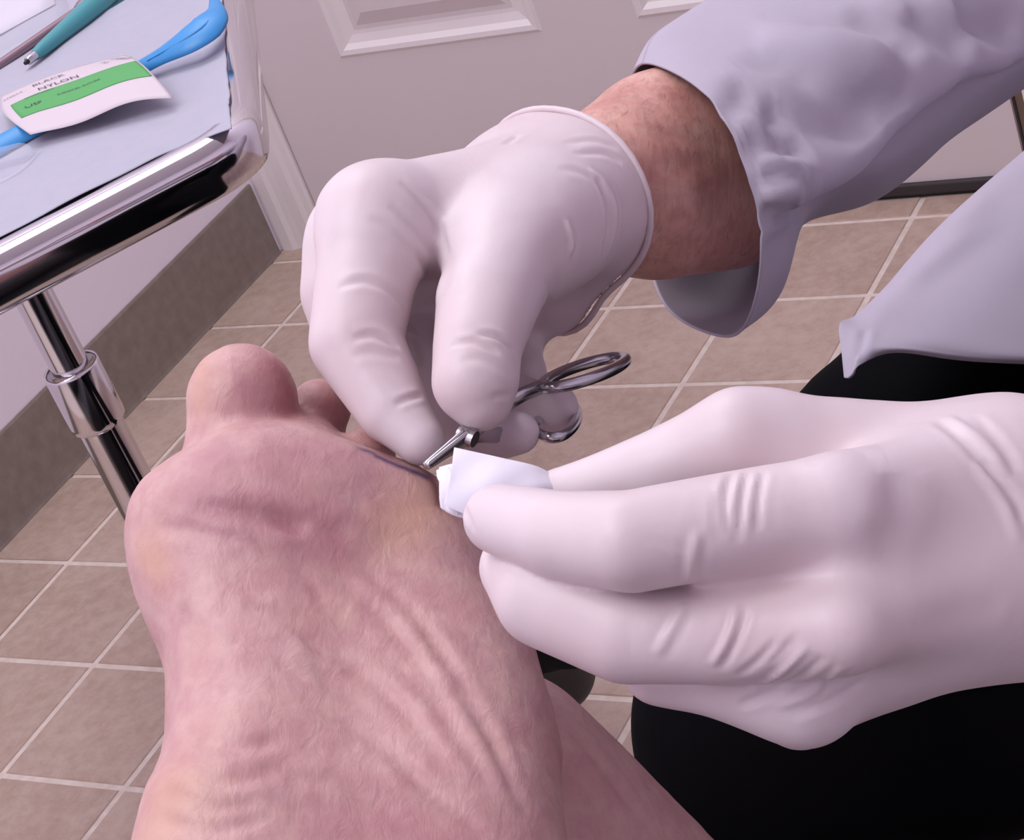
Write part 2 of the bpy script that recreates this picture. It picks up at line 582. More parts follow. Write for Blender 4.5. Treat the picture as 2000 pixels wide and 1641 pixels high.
# door with two lower raised panels, sweep strip
YD = .30 * T
door = structure('door_1', *box(DX0, DX1 - .004, YD + .006, YD + .042, .012, dtop), DOOR)
def rail(x0, x1, z0, z1, name):
    mesh_obj(name, *box(x0, x1, YD, YD + .008, z0, z1), DOOR, door, False)
PX = [(-2.456 * T, -.587 * T), (.2155 * T, 2.085 * T)]
PZ0, PZ1 = 1.63 * T, .84
rail(DX0, DX1 - .004, .012, PZ0, 'rail')
rail(DX0, PX[0][0], PZ0, dtop, 'stile'); rail(PX[0][1], PX[1][0], PZ0, dtop, 'stile'); rail(PX[1][1], DX1 - .004, PZ0, dtop, 'stile')
for x0, x1 in PX:
    rail(x0, x1, PZ1, PZ1 + .12, 'rail'); rail(x0, x1, dtop - .12, dtop, 'rail')
    for z0, z1 in ((PZ0, PZ1), (PZ1 + .12, dtop - .12)):
        # moulding: stepped ogee ring around the opening, sinking inwards
        prof = [(0, .0), (.004, -.0022), (.010, -.0016), (.016, .0035), (.026, .0058), (.036, .0062)]
        V, Fc = [], []
        for k, (o_, dy) in enumerate(prof):
            V += [(x0 + o_, YD + dy, z0 + o_), (x1 - o_, YD + dy, z0 + o_), (x1 - o_, YD + dy, z1 - o_), (x0 + o_, YD + dy, z1 - o_)]
        for k in range(len(prof) - 1):
            for q in range(4):
                Fc.append((4 * k + q, 4 * k + (q + 1) % 4, 4 * k + 4 + (q + 1) % 4, 4 * k + 4 + q))
        mesh_obj('panel_moulding', V, Fc, TRIM, door, False)
        i_ = .036
        V = [(x0 + i_, YD + .0062, z0 + i_), (x1 - i_, YD + .0062, z0 + i_), (x1 - i_, YD + .0062, z1 - i_), (x0 + i_, YD + .0062, z1 - i_)]
        j_ = i_ + .018
        V += [(x0 + j_, YD + .0005, z0 + j_), (x1 - j_, YD + .0005, z0 + j_), (x1 - j_, YD + .0005, z1 - j_), (x0 + j_, YD + .0005, z1 - j_)]
        Fc = [(0, 1, 5, 4), (1, 2, 6, 5), (2, 3, 7, 6), (3, 0, 4, 7), (4, 5, 6, 7)]
        mesh_obj('raised_panel', V, Fc, DOOR, door, False)
swp = mesh_obj('door_sweep', *box(DX0 + .002, DX1 - .004, YD - .006, YD + .002, .004, .0172), SWEEP, door, False)
bevelled(swp, .002, 2)
mesh_obj('sweep_blade', *box(DX0 + .004, DX1 - .006, YD - .003, YD + .003, .0003, .006), BLACK, door, False)
# casings
def casing(name, x0, x1, mirror):
    s = -1 if mirror else 1
    prof = [(0, 0), (0, -.012), (.006, -.015), (.020, -.0155), (.026, -.012), (.036, -.0105), (.050, -.0105), (.056, -.007), (.064, -.006), (.067, -.004), (.067, 0)]
    wd = x1 - x0
    V, Fc = [], []
    for z in (.0, dtop + .02):
        for a, b in prof:
            xx = x0 + a / .067 * wd if not mirror else x1 - a / .067 * wd
            V.append((xx, WY + .003 + b, z))
    n = len(prof)
    for k in range(n):
        Fc.append((k, (k + 1) % n, n + (k + 1) % n, n + k))
    Fc += [tuple(range(n)), tuple(range(2 * n - 1, n - 1, -1))]
    return structure(name, V, Fc, TRIM)
casing('trim_1', WX + .0005, DX0 + .003, False)
casing('trim_2', DX1 + .012, DX1 + .080, True)
structure('trim_3', *box(DX1 - .001, DX1 + .014, WY + .012, WY + .06, 0, dtop + .01), Mat('dark door gap', lin(120, 100, 84), .6).m)
# cove baseboard along the left wall
bh = .685 * T
prof = [(0, bh), (.0024, bh), (.0034, bh - .003), (.0036, .012), (.0042, .004), (.0050, .0008), (.0050, 0), (0, 0)]
V, Fc = [], []
ends = (RY + .002, WY - .0175)
for y in ends:
    for a, z in prof: V.append((WX + a, y, z))
n = len(prof)
for k in range(n): Fc.append((k, n + k, n + (k + 1) % n, (k + 1) % n))
Fc += [tuple(range(n)), tuple(range(2 * n - 1, n - 1, -1))]
structure('baseboard_left', V, Fc, BASE)

# ------------------------------------------------------------------ instrument stand
HT = .640                                        # height of the paper on the tray
PXY = P(168, 775, 1.30)[:2]
stand = tag(empty('instrument_stand', (PXY[0], PXY[1], 0)), 'chrome instrument stand with a flat tray and a telescoping pole beside the wall', 'stand')
K0 = onz(463, 246, HT)
d1 = onz(270, 330, HT) - onz(0, 470, HT); d1 /= np.linalg.norm(d1)
d2 = onz(440, 20, HT) - onz(452, 190, HT); d2 /= np.linalg.norm(d2)
LA, LB = .40, .38
cs = [K0, K0 + d2 * LB, K0 + d2 * LB - d1 * LA, K0 - d1 * LA]
def rounded(cs, r, seg=10):
    out = []
    n = len(cs)
    for i in range(n):
        p, a, b = cs[i], cs[i - 1], cs[(i + 1) % n]
        e1 = (a - p) / np.linalg.norm(a - p); e2 = (b - p) / np.linalg.norm(b - p)
        ang = math.acos(np.clip(e1 @ e2, -1, 1)); t = r / math.tan(ang / 2)
        for k in range(seg + 1):
            f = k / seg                                     # quadratic arc
            out.append((1 - f) ** 2 * (p + e1 * t) + 2 * f * (1 - f) * p + f * f * (p + e2 * t))
    return np.array(out)
out = rounded(cs, .045)
cen = np.mean(cs, 0)
def offset(poly, o):
    n = len(poly); res = []
    for i in range(n):
        t = poly[(i + 1) % n] - poly[i - 1]; t = t / (np.linalg.norm(t) + 1e-9)
        nn = np.array([t[1], -t[0], 0])
        if nn @ (poly[i] - cen) < 0: nn = -nn
        res.append(poly[i] + nn * o)
    return np.array(res)
prof = [(-.016, -.0035), (-.0135, -.0030), (-.0115, .0000), (-.008, .0022), (-.003, .0028), (.002, .0020), (.0065, -.0005), (.0098, -.004), (.0115, -.0075), (.0120, -.012), (.0115, -.026), (.009, -.0320), (.004, -.0345), (-.004, -.0345), (-.006, -.030)]
V, Fc = [], []
for o_, z in prof:
    V += [p + np.array([0, 0, z]) for p in offset(out, o_)]
n = len(out)
for k in range(len(prof) - 1):
    for i in range(n):
        Fc.append((k * n + i, k * n + (i + 1) % n, (k + 1) * n + (i + 1) % n, (k + 1) * n + i))
mesh_obj('tray_rim', V, Fc, CHROME, stand)
V = [p + np.array([0, 0, -.0034]) for p in offset(out, -.008)] + [p + np.array([0, 0, -.0060]) for p in offset(out, -.008)]
mesh_obj('tray_plate', V, [tuple(range(n)), tuple(range(2 * n - 1, n - 1, -1))] + [(i, n + i, n + (i + 1) % n, (i + 1) % n) for i in range(n)], CHROME, stand, False)
pole_prof = [(.0122, .30), (.0122, HT - .026)]
mesh_obj('inner_pole', *lathe(PXY, [(.0122, .30), (.0122, HT - .0340)]), CHROME, stand)
zc = .530
mesh_obj('outer_pole', *lathe(PXY, [(.0148, .028), (.0148, zc + .004)]), CHROME, stand)
mesh_obj('collar', *lathe(PXY, [(.0150, zc - .034), (.0178, zc - .032), (.0182, zc - .028), (.0182, zc + .008), (.0178, zc + .0105), (.0150, zc + .0112), (.0126, zc + .0112)]), CHROME, stand)
mesh_obj('base_disc', *lathe(PXY, [(.15, .0), (.152, .006), (.148, .014), (.06, .024), (.022, .032), (.0152, .04)]), CHROME, stand)
mesh_obj('tray_bracket', *tube([(PXY[0], PXY[1], HT - .026), tuple(np.r_[(cen[:2] * .8 + PXY * .2), HT - .024]), tuple(np.r_[cen[:2], HT - .012])], [.010, .009, .008], 12), CHROME, stand)

# blue paper drape on the tray
near = catmull([(-420, 690), (-160, 553), (0, 470), (135, 400), (270, 331), (365, 287), (458, 263)], 70)
right_ = catmull([(458, 263), (455, 225), (451, 180), (444, 110), (441, 50), (436, -20), (425, -110), (400, -200)], 60)
A0 = np.array([onz(u, v, HT) for u, v in near]); B0 = np.array([onz(u, v, HT) for u, v in right_])
G = np.zeros((60, 70, 3))
rr = np.random.RandomState(3)
jag = np.cumsum(rr.normal(size=60)); jag -= np.linspace(jag[0], jag[-1], 60)
for i in range(60):
    for j in range(70):
        G[i, j] = A0[j] + (B0[i] - B0[0])
        w_ = max(0, (j - 62) / 7)
        G[i, j] += d1 * w_ * .00035 * jag[i]
        G[i, j, 2] += .0016 + .0022 * w_ + .0006 * math.sin(i * .55 + j * .13) * math.sin(j * .31 + i * .07) + .0009 * w_ * abs(math.sin(i * 1.35 + math.sin(i * .7)))
lim = np.linalg.norm(G - K0, axis=2)
drape = mesh_obj('paper_drape', *sheet(G), PAPER)
solid(drape, .0006, 1)
tag(drape, 'pale blue crinkled paper drape spread over the chrome tray', 'paper drape')

# ---- things on the drape
def lift(u, v, h): return onz(u, v, HT + h)
# teal handled scalpel
sc_ = tag(empty('scalpel', lift(110, 70, .0)), 'teal plastic handled instrument with a short steel tip on the paper', 'scalpel')
a, b = lift(68, 108, .0075), lift(330, -110, .009)
pa = [a + (b - a) * t for t in np.linspace(0, 1, 24)]
rd = [.0046 + .0040 * min(1, t * 2.4) - .0006 * max(0, t - .6) for t in np.linspace(0, 1, 24)]
rd[0] = .0038
mesh_obj('handle', *tube(pa, rd, 20), TEAL, sc_)
e_ = (b - a) / np.linalg.norm(b - a)
ring_c = a + (b - a) * .42
mesh_obj('grip_ring', *tube([ring_c - e_ * .0008, ring_c + e_ * .0008], [.0083, .0083], 20), Mat('dark teal', lin(48, 108, 118), .4).m, sc_)
mesh_obj('ferrule', *tube([a + e_ * .001, a - e_ * .004, a - e_ * .009, a - e_ * .0095], [.0036, .0033, .0031, .0026], 16), STEEL, sc_)
mesh_obj('tip', *tube([a - e_ * .0094, a - e_ * .0125], [.0021, .0013], 12), BLACK, sc_)
# steel rod lying beside it
pr_ = tag(empty('metal_probe', lift(60, 95, 0)), 'slim dull metal rod lying behind the teal instrument', 'probe')
a, b = lift(-60, 168, .004), lift(152, 22, .006)
mesh_obj('shaft', *tube([a + (b - a) * t for t in np.linspace(0, 1, 8)], [.0037] * 8, 14), PINKM, pr_)
c_ = lift(300, -80, .007)
mesh_obj('handle', *tube([b, b + (c_ - b) * .06, b + (c_ - b) * .5, c_], [.0042, .0062, .0064, .0055], 14), PINKM, pr_)
# clear pouch with white paper backing
po = tag(empty('sterile_pouch', lift(40, 20, 0)), 'white and clear peel pouch at the far corner of the tray', 'pouch')
def quad(name, cs4, mat, parent, nx=10, ny=6, bow=.0015, th=.0004):
    c0, c1, c2, c3 = [np.asarray(c) for c in cs4]
    G = np.zeros((ny, nx, 3))
    for i in range(ny):
        for j in range(nx):
            s_, t_ = j / (nx - 1), i / (ny - 1)
            G[i, j] = (c0 * (1 - s_) + c1 * s_) * (1 - t_) + (c3 * (1 - s_) + c2 * s_) * t_
            G[i, j, 2] += bow * math.sin(math.pi * s_) * math.sin(math.pi * t_)
    o = mesh_obj(name, *sheet(G), mat, parent)
    solid(o, th, 1)
    return o
quad('paper_backing', [lift(-160, 156, .0032), lift(108, 8, .0032), lift(66, -120, .0032), lift(-190, 20, .0032)], POUCH, po)
quad('clear_front', [lift(-150, 206, .0040), lift(140, 42, .0040), lift(100, -90, .0045), lift(-180, 60, .0045)], CLEAR, po, bow=.003)
# blue plastic forceps passing under the packet
fo = tag(empty('plastic_forceps', lift(250, 150, 0)), 'bright blue plastic handle curving out from under the green striped packet', 'forceps')
pth = catmull([lift(-40, 305, .0080), lift(40, 262, .0080), lift(160, 200, .0080), lift(262, 140, .0092), lift(318, 108, .0140), lift(366, 80, .0185), lift(405, 52, .0215), lift(421, 24, .0240), lift(417, 0, .0260), lift(406, -26, .0270)], 48)
ss = np.linspace(0, 1, 48)
rd = np.interp(ss, [0, .2, .34, .44, .56, .66, .72, .80, .90, 1], [.008, .0075, .0060, .0068, .0105, .0120, .0110, .0060, .0028, .0024])
nrm = np.array([.35, -.45, .82])
mesh_obj('handle', *tube(pth, rd, 18, squash=(nrm, .30)), BLUE, fo)
mesh_obj('ridge', *tube(pth[18:36] + nrm * .0030, rd[18:36] * .10, 10), BLUE, fo)
# clear plastic blister, shaped as a round-ended tube
cp_ = tag(empty('plastic_blister', lift(25, 320, 0)), 'clear plastic blister lying at the near left edge of the paper', 'tube')
a, b = lift(-60, 330, .007), lift(62, 292, .007)
mesh_obj('shell', *tube([a + (b - a) * t for t in (0, .3, .6, .85, .95, 1)], [.0075, .0075, .0072, .0065, .0045, .002], 20), CLEAR, cp_)
mesh_obj('lip', *tube(catmull([lift(-30, 372, .002), lift(10, 352, .003), lift(45, 330, .003), lift(80, 296, .002)], 16), [.0012] * 16, 8), CLEAR, cp_)
# suture packet: arched printed paper
pk = tag(empty('suture_packet', lift(170, 190, 0)), 'white paper suture packet with a green stripe lying on the blue drape', 'packet')
c0, c1, c2, c3 = lift(2, 188, .011), lift(243, 108, .018), lift(338, 190, .011), lift(62, 268, .010)
def pk_pt(s_, t_, off=0.0):
    p = (c0 * (1 - s_) + c1 * s_) * (1 - t_) + (c3 * (1 - s_) + c2 * s_) * t_
    p = p.copy()
    p[2] += .007 * math.sin(math.pi * t_) * (.5 + .5 * s_) + .0022 * math.sin(s_ * 7.5 + t_ * 2.2) * t_ + .003 * math.sin(math.pi * s_)
    if s_ < .15: p -= d1 * .006 * (.15 - s_) / .15 * math.sin(math.pi * t_)
    p[2] += off
    return p
def pk_patch(name, s0, s1, t0, t1, mat, off, ns=40, nt=16, th=.0002):
    G = np.array([[pk_pt(s0 + (s1 - s0) * j / (ns - 1), t0 + (t1 - t0) * i / (nt - 1), off) for j in range(ns)] for i in range(nt)])
    o = mesh_obj(name, *sheet(G), mat, pk)
    solid(o, th, 0)
    return o
pk_patch('paper', 0, 1, 0, 1, PACK, 0)
pk_patch('green_stripe', .05, .985, .39, .71, GREEN, .00035)
def text_print(txt, s0, t0, size, ang=0, parent=pk, flip=False):
    cu = bpy.data.curves.new('print', 'FONT'); cu.body = txt; cu.size = 1.0; cu.resolution_u = 2
    ob = bpy.data.objects.new('tmp', cu); COL.objects.link(ob)
    me = bpy.data.meshes.new_from_object(ob.evaluated_get(bpy.context.evaluated_depsgraph_get()))
    bpy.data.objects.remove(ob)
    V = np.array([v.co[:] for v in me.vertices]); Fc = [tuple(p.vertices) for p in me.polygons]
    bpy.data.meshes.remove(me)
    Ls = np.linalg.norm(c1 - c0); Lt = np.linalg.norm(c3 - c0)
    X = V[:, 0] * size; Y = V[:, 1] * size
    ca, sa = math.cos(ang), math.sin(ang)
    s_ = s0 + (X * ca - Y * sa) / Ls; t_ = t0 - (X * sa + Y * ca) / Lt
    return mesh_obj('print', [pk_pt(float(np.clip(a, 0, 1)), float(np.clip(b, 0, 1)), .0007) for a, b in zip(s_, t_)], Fc, INKM, parent, False)
text_print('BLACK', .24, .18, .0088)
text_print('NYLON', .25, .345, .0096)
text_print('MONOFILAMENT', .13, .42, .0030)
text_print('STERILE', .02, .20, .0040)
text_print('3-0', .78, .14, .0062, -1.2)
text_print('STERILE', .86, .10, .0068, -1.1)
text_print('SURGICAL SUTURE', .34, .56, .0040)
text_print('USP', .10, .60, .0070)

# ------------------------------------------------------------------ the patient's foot
patient = tag(empty('person', P(800, 1500, .60)), 'bare left foot held sole up with toes pointing at the door', 'person')
def fr(u, v, zf, r):            # sphere whose front touches depth zf
    return (u, v, zf / (1 - r / F), r)
med = [fr(470, 985, .562, 122), fr(448, 995, .559, 134), fr(402, 1030, .556, 155), fr(418, 1085, .552, 158), fr(476, 1190, .543, 154), fr(516, 1300, .534, 156), fr(526, 1400, .525, 160), fr(500, 1510, .514, 170), fr(462, 1620, .503, 196), fr(450, 1740, .494, 215), fr(600, 1980, .487, 330)]
lat = [fr(742, 1000, .566, 86), fr(775, 1020, .562, 106), fr(802, 1100, .556, 128), fr(832, 1200, .547, 140), fr(872, 1300, .537, 160), fr(893, 1400, .527, 172), fr(912, 1500, .518, 178), fr(922, 1600, .509, 182), fr(922, 1720, .500, 200), fr(760, 1980, .489, 330)]
mid = [fr(600, 985, .560, 122), fr(600, 1010, .554, 150), fr(620, 1100, .552, 165), fr(665, 1220, .546, 170), fr(700, 1340, .538, 175), fr(705, 1480, .525, 185), fr(690, 1620, .508, 215), fr(680, 1800, .492, 270)]
mh = [[fr(515, 962, .556, 122), fr(500, 1010, .552, 140)], [fr(640, 985, .558, 98), fr(640, 1010, .553, 130)]]
dors = [(560, 950, .605, 150), (640, 1100, .600, 200), (700, 1300, .595, 235), (720, 1480, .595, 270), (720, 1700, .580, 300)]
leg = [(930, 1595, .640, 300), (1180, 1850, .665, 300), (1500, 2170, .700, 330), (1800, 2450, .730, 350)]
toe1 = [(462, 960, .592, 125), (474, 880, .596, 114), (475, 830, .598, 110), (473, 782, .598, 109)]
toe2 = [(612, 900, .612, 60), (618, 840, .617, 58), (626, 802, .615, 62)]
toe3 = [(700, 940, .600, 54), (712, 895, .598, 54), (718, 884, .596, 53)]
toe4 = [(775, 985, .598, 48), (790, 938, .602, 42)]
toe5 = [(812, 1030, .594, 50), (838, 968, .598, 34)]
lo, hi = bounds([med, lat, mid, dors, leg, toe1, toe2, toe3, toe4, toe5])
lo[1] = min(lo[1], -.03)
f = Field(lo, hi, .0014)
K_ = .016
for c in (mid, med, lat): f.chain(c, K_)
for c in mh: f.chain(c, .010)
f.chain(dors, .02)
f.chain([(470, 1100, .585, 150), (520, 1300, .575, 170), (520, 1500, .56, 190)], .02)
f.chain([(800, 1100, .59, 120), (860, 1300, .58, 160), (890, 1500, .565, 180)], .02)
f.blur(10)
f.chain(toe1, .0025)
for c in (toe2, toe3, toe4, toe5): f.chain(c, .0035)
f.chain(leg, .010)
sk = Skin(*f.mesh(4))
sk.rough(.35, 32)
sk.rough(.18, 85)
# creases of the sole
for pts, dp, wd in [
    ([(430, 905), (500, 960), (600, 985), (720, 985)], 0.75, 4.00), ([(380, 985), (470, 1000), (560, 1020), (600, 1035)], 1.65, 2.80),
    ([(520, 1000), (620, 1030), (700, 1035)], 1.05, 3.20), ([(300, 1030), (400, 1040), (470, 1060)], 0.75, 2.00),
    ([(360, 1180), (380, 1260), (400, 1330)], 0.75, 3.20), ([(480, 1180), (560, 1210), (640, 1290)], 0.68, 1.76),
    ([(640, 1120), (740, 1200), (840, 1330), (900, 1420)], 0.83, 2.08), ([(700, 1110), (800, 1190), (890, 1320)], 0.75, 1.76),
    ([(560, 1200), (660, 1280), (780, 1380), (880, 1500)], 0.83, 2.08), ([(740, 1260), (850, 1380), (960, 1540)], 0.75, 1.92),
    ([(520, 1330), (640, 1390), (760, 1470), (860, 1570)], 0.68, 1.92), ([(820, 1220), (900, 1330), (990, 1480)], 0.75, 1.92),
    ([(880, 1330), (960, 1450), (1030, 1600)], 0.75, 1.76), ([(360, 1430), (470, 1460), (560, 1440)], 0.68, 2.00),
    ([(330, 1480), (430, 1530), (560, 1500)], 0.75, 2.24), ([(320, 1540), (420, 1580), (520, 1560)], 0.75, 2.00),
    ([(300, 1600), (420, 1620), (540, 1590)], 0.68, 2.00), ([(560, 1520), (680, 1540), (800, 1610)], 0.60, 2.00),
    ([(420, 1250), (520, 1270), (600, 1330)], 0.60, 1.76), ([(760, 1480), (860, 1560), (960, 1640)], 0.75, 1.92),
    ([(1090, 1500), (1160, 1560), (1200, 1620)], 0.75, 2.40), ([(1110, 1420), (1180, 1500), (1260, 1620)], 0.75, 2.40),
    ([(420, 1110), (480, 1150), (530, 1160)], 0.45, 1.60), ([(540, 1090), (600, 1130), (640, 1200)], 0.45, 1.60)]:
    sk.crease(pts, dp, wd)
# colour of the skin itself
sk.paint('flush', [(545, 720), (565, 770), (570, 810)], 6.5, .62)
sk.paint('flush', [(650, 790), (660, 830)], 6, .5)
sk.paint('flush', [(725, 850), (760, 890)], 4, .45)
sk.paint('mauve', [(430, 890), (560, 910), (680, 900)], 11, .38)
sk.paint('mauve', [(400, 975), (540, 1010), (640, 1030)], 9, .62)
sk.paint('mauve', [(480, 770), (520, 790)], 7, .35)
sk.paint('mauve', [(690, 1640), (900, 1640)], 14, .35)
sk.paint('callus', [(770, 1030), (820, 1000), (850, 960)], 9, .55)
sk.paint('callus', [(290, 1080), (310, 1110)], 6, .5)
sk.paint('callus', [(390, 730), (385, 770)], 7, .45)
sk.paint('callus', [(330, 1560), (300, 1640)], 12, .5)
sk.paint('ink', [(708, 876), (730, 884)], 1.5, .8)
sk.paint('ink', [(738, 892), (775, 908), (800, 918), (832, 930)], 1.7, .9)
sk.paint('blood', [(838, 925), (850, 950), (857, 985)], 2.0, .75)
sk.build('body', FOOT, patient)

# ------------------------------------------------------------------ the clinician
doc = tag(empty('person', (1.35, -1.05, 0)), 'seated clinician in a white coat, black trousers and pale latex gloves holding scissors and gauze', 'person')

# --- far (right) hand: pinching the scissors
h = .00085
palm1 = [[(735, 432, .612, 102), (960, 400, .640, 112), (1140, 372, .668, 128)],
         [(705, 470, .640, 96), (950, 430, .668, 120), (1150, 390, .690, 134)],
         [(770, 500, .672, 90), (1000, 480, .692, 115), (1150, 425, .700, 120)],
         [(1130, 400, .650, 130), (1010, 470, .622, 112)],
         [(1060, 560, .690, 92), (1130, 478, .695, 108)],
         [(1000, 325, .672, 55), (1095, 318, .680, 100)],
         [(1125, 392, .673, 132), (1230, 372, .700, 150)]]
index1 = [(735, 432, .612, 102), (712, 560, .602, 99), (695, 668, .592, 93), (768, 798, .583, 74), (822, 860, .577, 51)]
thumb1 = [(1060, 440, .630, 118), (985, 505, .606, 108), (952, 590, .590, 101), (932, 680, .576, 88), (928, 745, .570, 86), (938, 778, .569, 66)]
middle1 = [(705, 470, .640, 96), (684, 570, .636, 98), (700, 650, .634, 88), (860, 790, .628, 68), (960, 848, .618, 56), (1012, 846, .612, 44)]
ring1 = [(770, 500, .672, 90), (760, 640, .672, 80), (930, 770, .660, 66), (1050, 800, .645, 56), (1078, 798, .640, 54)]
pinky1 = [(860, 520, .695, 82), (930, 610, .698, 78), (985, 690, .690, 66), (1020, 730, .680, 50)]
lo, hi = bounds(palm1 + [index1, thumb1, middle1, ring1, pinky1])
base = Field(lo, hi, h)
for c in palm1: base.chain(c, .018)
base.blur(20)
res = None
for c, k in ((index1, .012), (thumb1, .014), (middle1, .010), (ring1, .009), (pinky1, .012)):
    g = base.copy()
    fg = Field(lo, hi, h).chain(c, .004).blur(5)
    g.merge(fg, k)
    res = g if res is None else res.merge(g, .0012)
# the glove ends in a cuff across the wrist
wa = CC(1140, 378, .672); wb = CC(1300, 318, .712)
ax1 = (wb - wa) / np.linalg.norm(wb - wa)
cuff_p = CC(1110, 398, .669)
axc = ax1 + np.array([.10, .30, .05]); axc /= np.linalg.norm(axc)
axc = (CC(1300, 318, .700) - CC(1140, 392, .675)); axc /= np.linalg.norm(axc)
res.half(cuff_p, axc)
sk = Skin(*res.mesh(3))
for pts, dp, wd in [
    ([(660, 560), (710, 548), (760, 565), (800, 600)], 0.80, 1.36), ([(690, 660), (735, 655), (780, 680)], 0.80, 1.12), ([(690, 690), (740, 690), (780, 700)], 0.40, 1.24),
    ([(770, 790), (800, 778), (825, 772)], 0.72, 0.93), ([(800, 640), (815, 690), (830, 740)], 0.64, 1.24),
    ([(780, 355), (830, 400), (860, 450), (870, 500)], 0.72, 1.36), ([(760, 400), (810, 440), (845, 500)], 0.56, 1.36), ([(720, 425), (780, 455), (830, 520)], 0.48, 1.36),
    ([(810, 490), (835, 530), (850, 560)], 0.64, 1.24), ([(640, 480), (700, 470), (760, 490)], 0.24, 3.00),
    ([(880, 672), (930, 668), (975, 690)], 0.80, 1.05), ([(930, 650), (975, 660), (1008, 690)], 0.88, 0.99), ([(900, 700), (950, 705), (1000, 735)], 0.40, 1.24),
    ([(960, 775), (1000, 770)], 0.40, 0.93), ([(1060, 540), (1075, 580), (1050, 640)], 0.40, 1.24),
    ([(1105, 430), (1118, 470), (1112, 500)], -0.72, 1.12), ([(1150, 330), (1190, 370), (1202, 430), (1190, 500)], -0.88, 1.36), ([(1165, 345), (1180, 380), (1188, 430), (1178, 500)], 0.72, 1.12),
    ([(1120, 300), (1180, 300), (1215, 320)], 0.56, 1.24), ([(1100, 280), (1160, 275), (1205, 290)], 0.40, 1.24), ([(1090, 330), (1140, 340), (1180, 380)], 0.40, 1.55),
    ([(985, 280), (1000, 270), (1012, 260)], 0.64, 1.24), ([(860, 470), (875, 520), (860, 580)], 0.64, 3.00)]:
    sk.crease(pts, dp, wd)
sk.rough(.12, 45)
g1 = sk.build('glove', GLOVE, doc)
g1['label'] = 'pale latex glove pinching the scissors'
# rolled bead of the cuff
N1 = sk.V; sd = (N1 - cuff_p) @ axc
edge = N1[np.abs(sd) < .0012]
cc_ = edge.mean(0)
e1 = np.cross(axc, [0, 0, 1.]); e1 /= np.linalg.norm(e1); e2 = np.cross(axc, e1)
an = np.arctan2((edge - cc_) @ e2, (edge - cc_) @ e1); rad = np.linalg.norm(edge - cc_, axis=1)
loop = []
for k in range(48):
    a_ = -math.pi + (k + .5) * 2 * math.pi / 48
    mm = np.abs((an - a_ + math.pi) % (2 * math.pi) - math.pi) < .12
    r_ = np.percentile(rad[mm], 97) if mm.any() else np.percentile(rad, 95)
    loop.append((a_, r_))
rs_ = np.array([r for _, r in loop])
for _ in range(2): rs_ = (np.roll(rs_, 1) + rs_ * 2 + np.roll(rs_, -1)) / 4
bead = np.array([cc_ + (math.cos(a_) * e1 + math.sin(a_) * e2) * (r_ + .0005) for (a_, _), r_ in zip(loop, rs_)])
V, Fc = tube(bead, .0011, 10, closed=True)
o = mesh_obj('cuff_bead', V, Fc, GLOVE, g1, frame='cam')

# --- bare forearm running into the sleeve
arm = [(1075, 410, .660, 112), (1110, 398, .668, 122), (1150, 385, .676, 138), (1210, 362, .690, 162), (1300, 322, .712, 186), (1400, 298, .735, 194), (1480, 262, .757, 180), (1600, 150, .79, 140), (1760, 40, .82, 140), (2100, -190, .90, 170)]
lo, hi = bounds([arm])
f = Field(lo, hi, .0014).chain(arm, .02)
f.chain([(1300, 420, .700, 105), (1420, 390, .725, 120)], .02)
f.chain([(1318, 408, .678, 30)], .010)
f.half(CC(1085, 408, .662), -axc)
sk = Skin(*f.mesh(3))
sk.crease([(1300, 440), (1325, 430), (1345, 410)], .9, 2.5)
sk.crease([(1250, 380), (1330, 360), (1420, 350)], -.5, 3)
sk.crease([(1260, 260), (1330, 270), (1420, 300)], .4, 3)
sk.rough(.3, 40)
sk.build('body', ARM, doc)
# arm hair
V, Fc = [], []
rr = np.random.RandomState(11)
Nn = normals(sk.V, sk.Q); pv = px(sk.V)
cand = np.where((pv[:, 0] > 1150) & (pv[:, 0] < 1480) & (pv[:, 1] < 470))[0]
hd = -ax1
for q in rr.choice(cand, 520):
    p, nn = sk.V[q], Nn[q]
    dr = ax1 * -.3 + nn * .55 + np.array([-.25, .75, 0]) + rr.normal(size=3) * .25
    dr /= np.linalg.norm(dr)
    L_ = rr.uniform(.003, .0065)
    sd_ = np.cross(dr, nn); sd_ /= np.linalg.norm(sd_) + 1e-9
    mid_ = p + dr * L_ * .55 + nn * .0006; tip = p + dr * L_ - nn * .0008
    b0 = len(V)
    V += [p - sd_ * .000045, p + sd_ * .000045, mid_ + sd_ * .00004, mid_ - sd_ * .00004, tip]
    Fc += [(b0, b0 + 1, b0 + 2, b0 + 3), (b0 + 3, b0 + 2, b0 + 4)]
hair = mesh_obj('arm_hair', V, Fc, Mat('brown hair', lin(112, 78, 66), .6).m, doc, frame='cam')
hair['kind'] = 'stuff'

# --- near (left) hand: holding the gauze
palm2 = [[(1640, 985, .445, 100), (1720, 975, .4510, 104), (1810, 970, .4590, 125), (1985, 960, .472, 150)],
         [(1650, 1230, .440, 84), (1715, 1200, .4470, 92), (1800, 1165, .4575, 118), (1990, 1080, .470, 160)],
         [(1570, 1362, .462, 88), (1660, 1305, .468, 94), (1780, 1240, .474, 118), (1985, 1140, .478, 150)],
         [(1560, 1378, .482, 76), (1800, 1225, .490, 100), (1985, 1110, .490, 155)],
         [(1455, 862, .478, 98), (1700, 900, .482, 118), (1900, 935, .482, 130)],
         [(1985, 1045, .480, 236), (2120, 1060, .490, 250)]]
index2 = [(1640, 985, .445, 100), (1400, 1028, .446, 103), (1232, 1058, .446, 102), (1095, 1046, .458, 88), (972, 1014, .474, 70)]
thumb2 = [(1500, 862, .480, 96), (1440, 858, .478, 95), (1290, 918, .484, 82), (1160, 952, .491, 62), (1085, 958, .495, 44)]
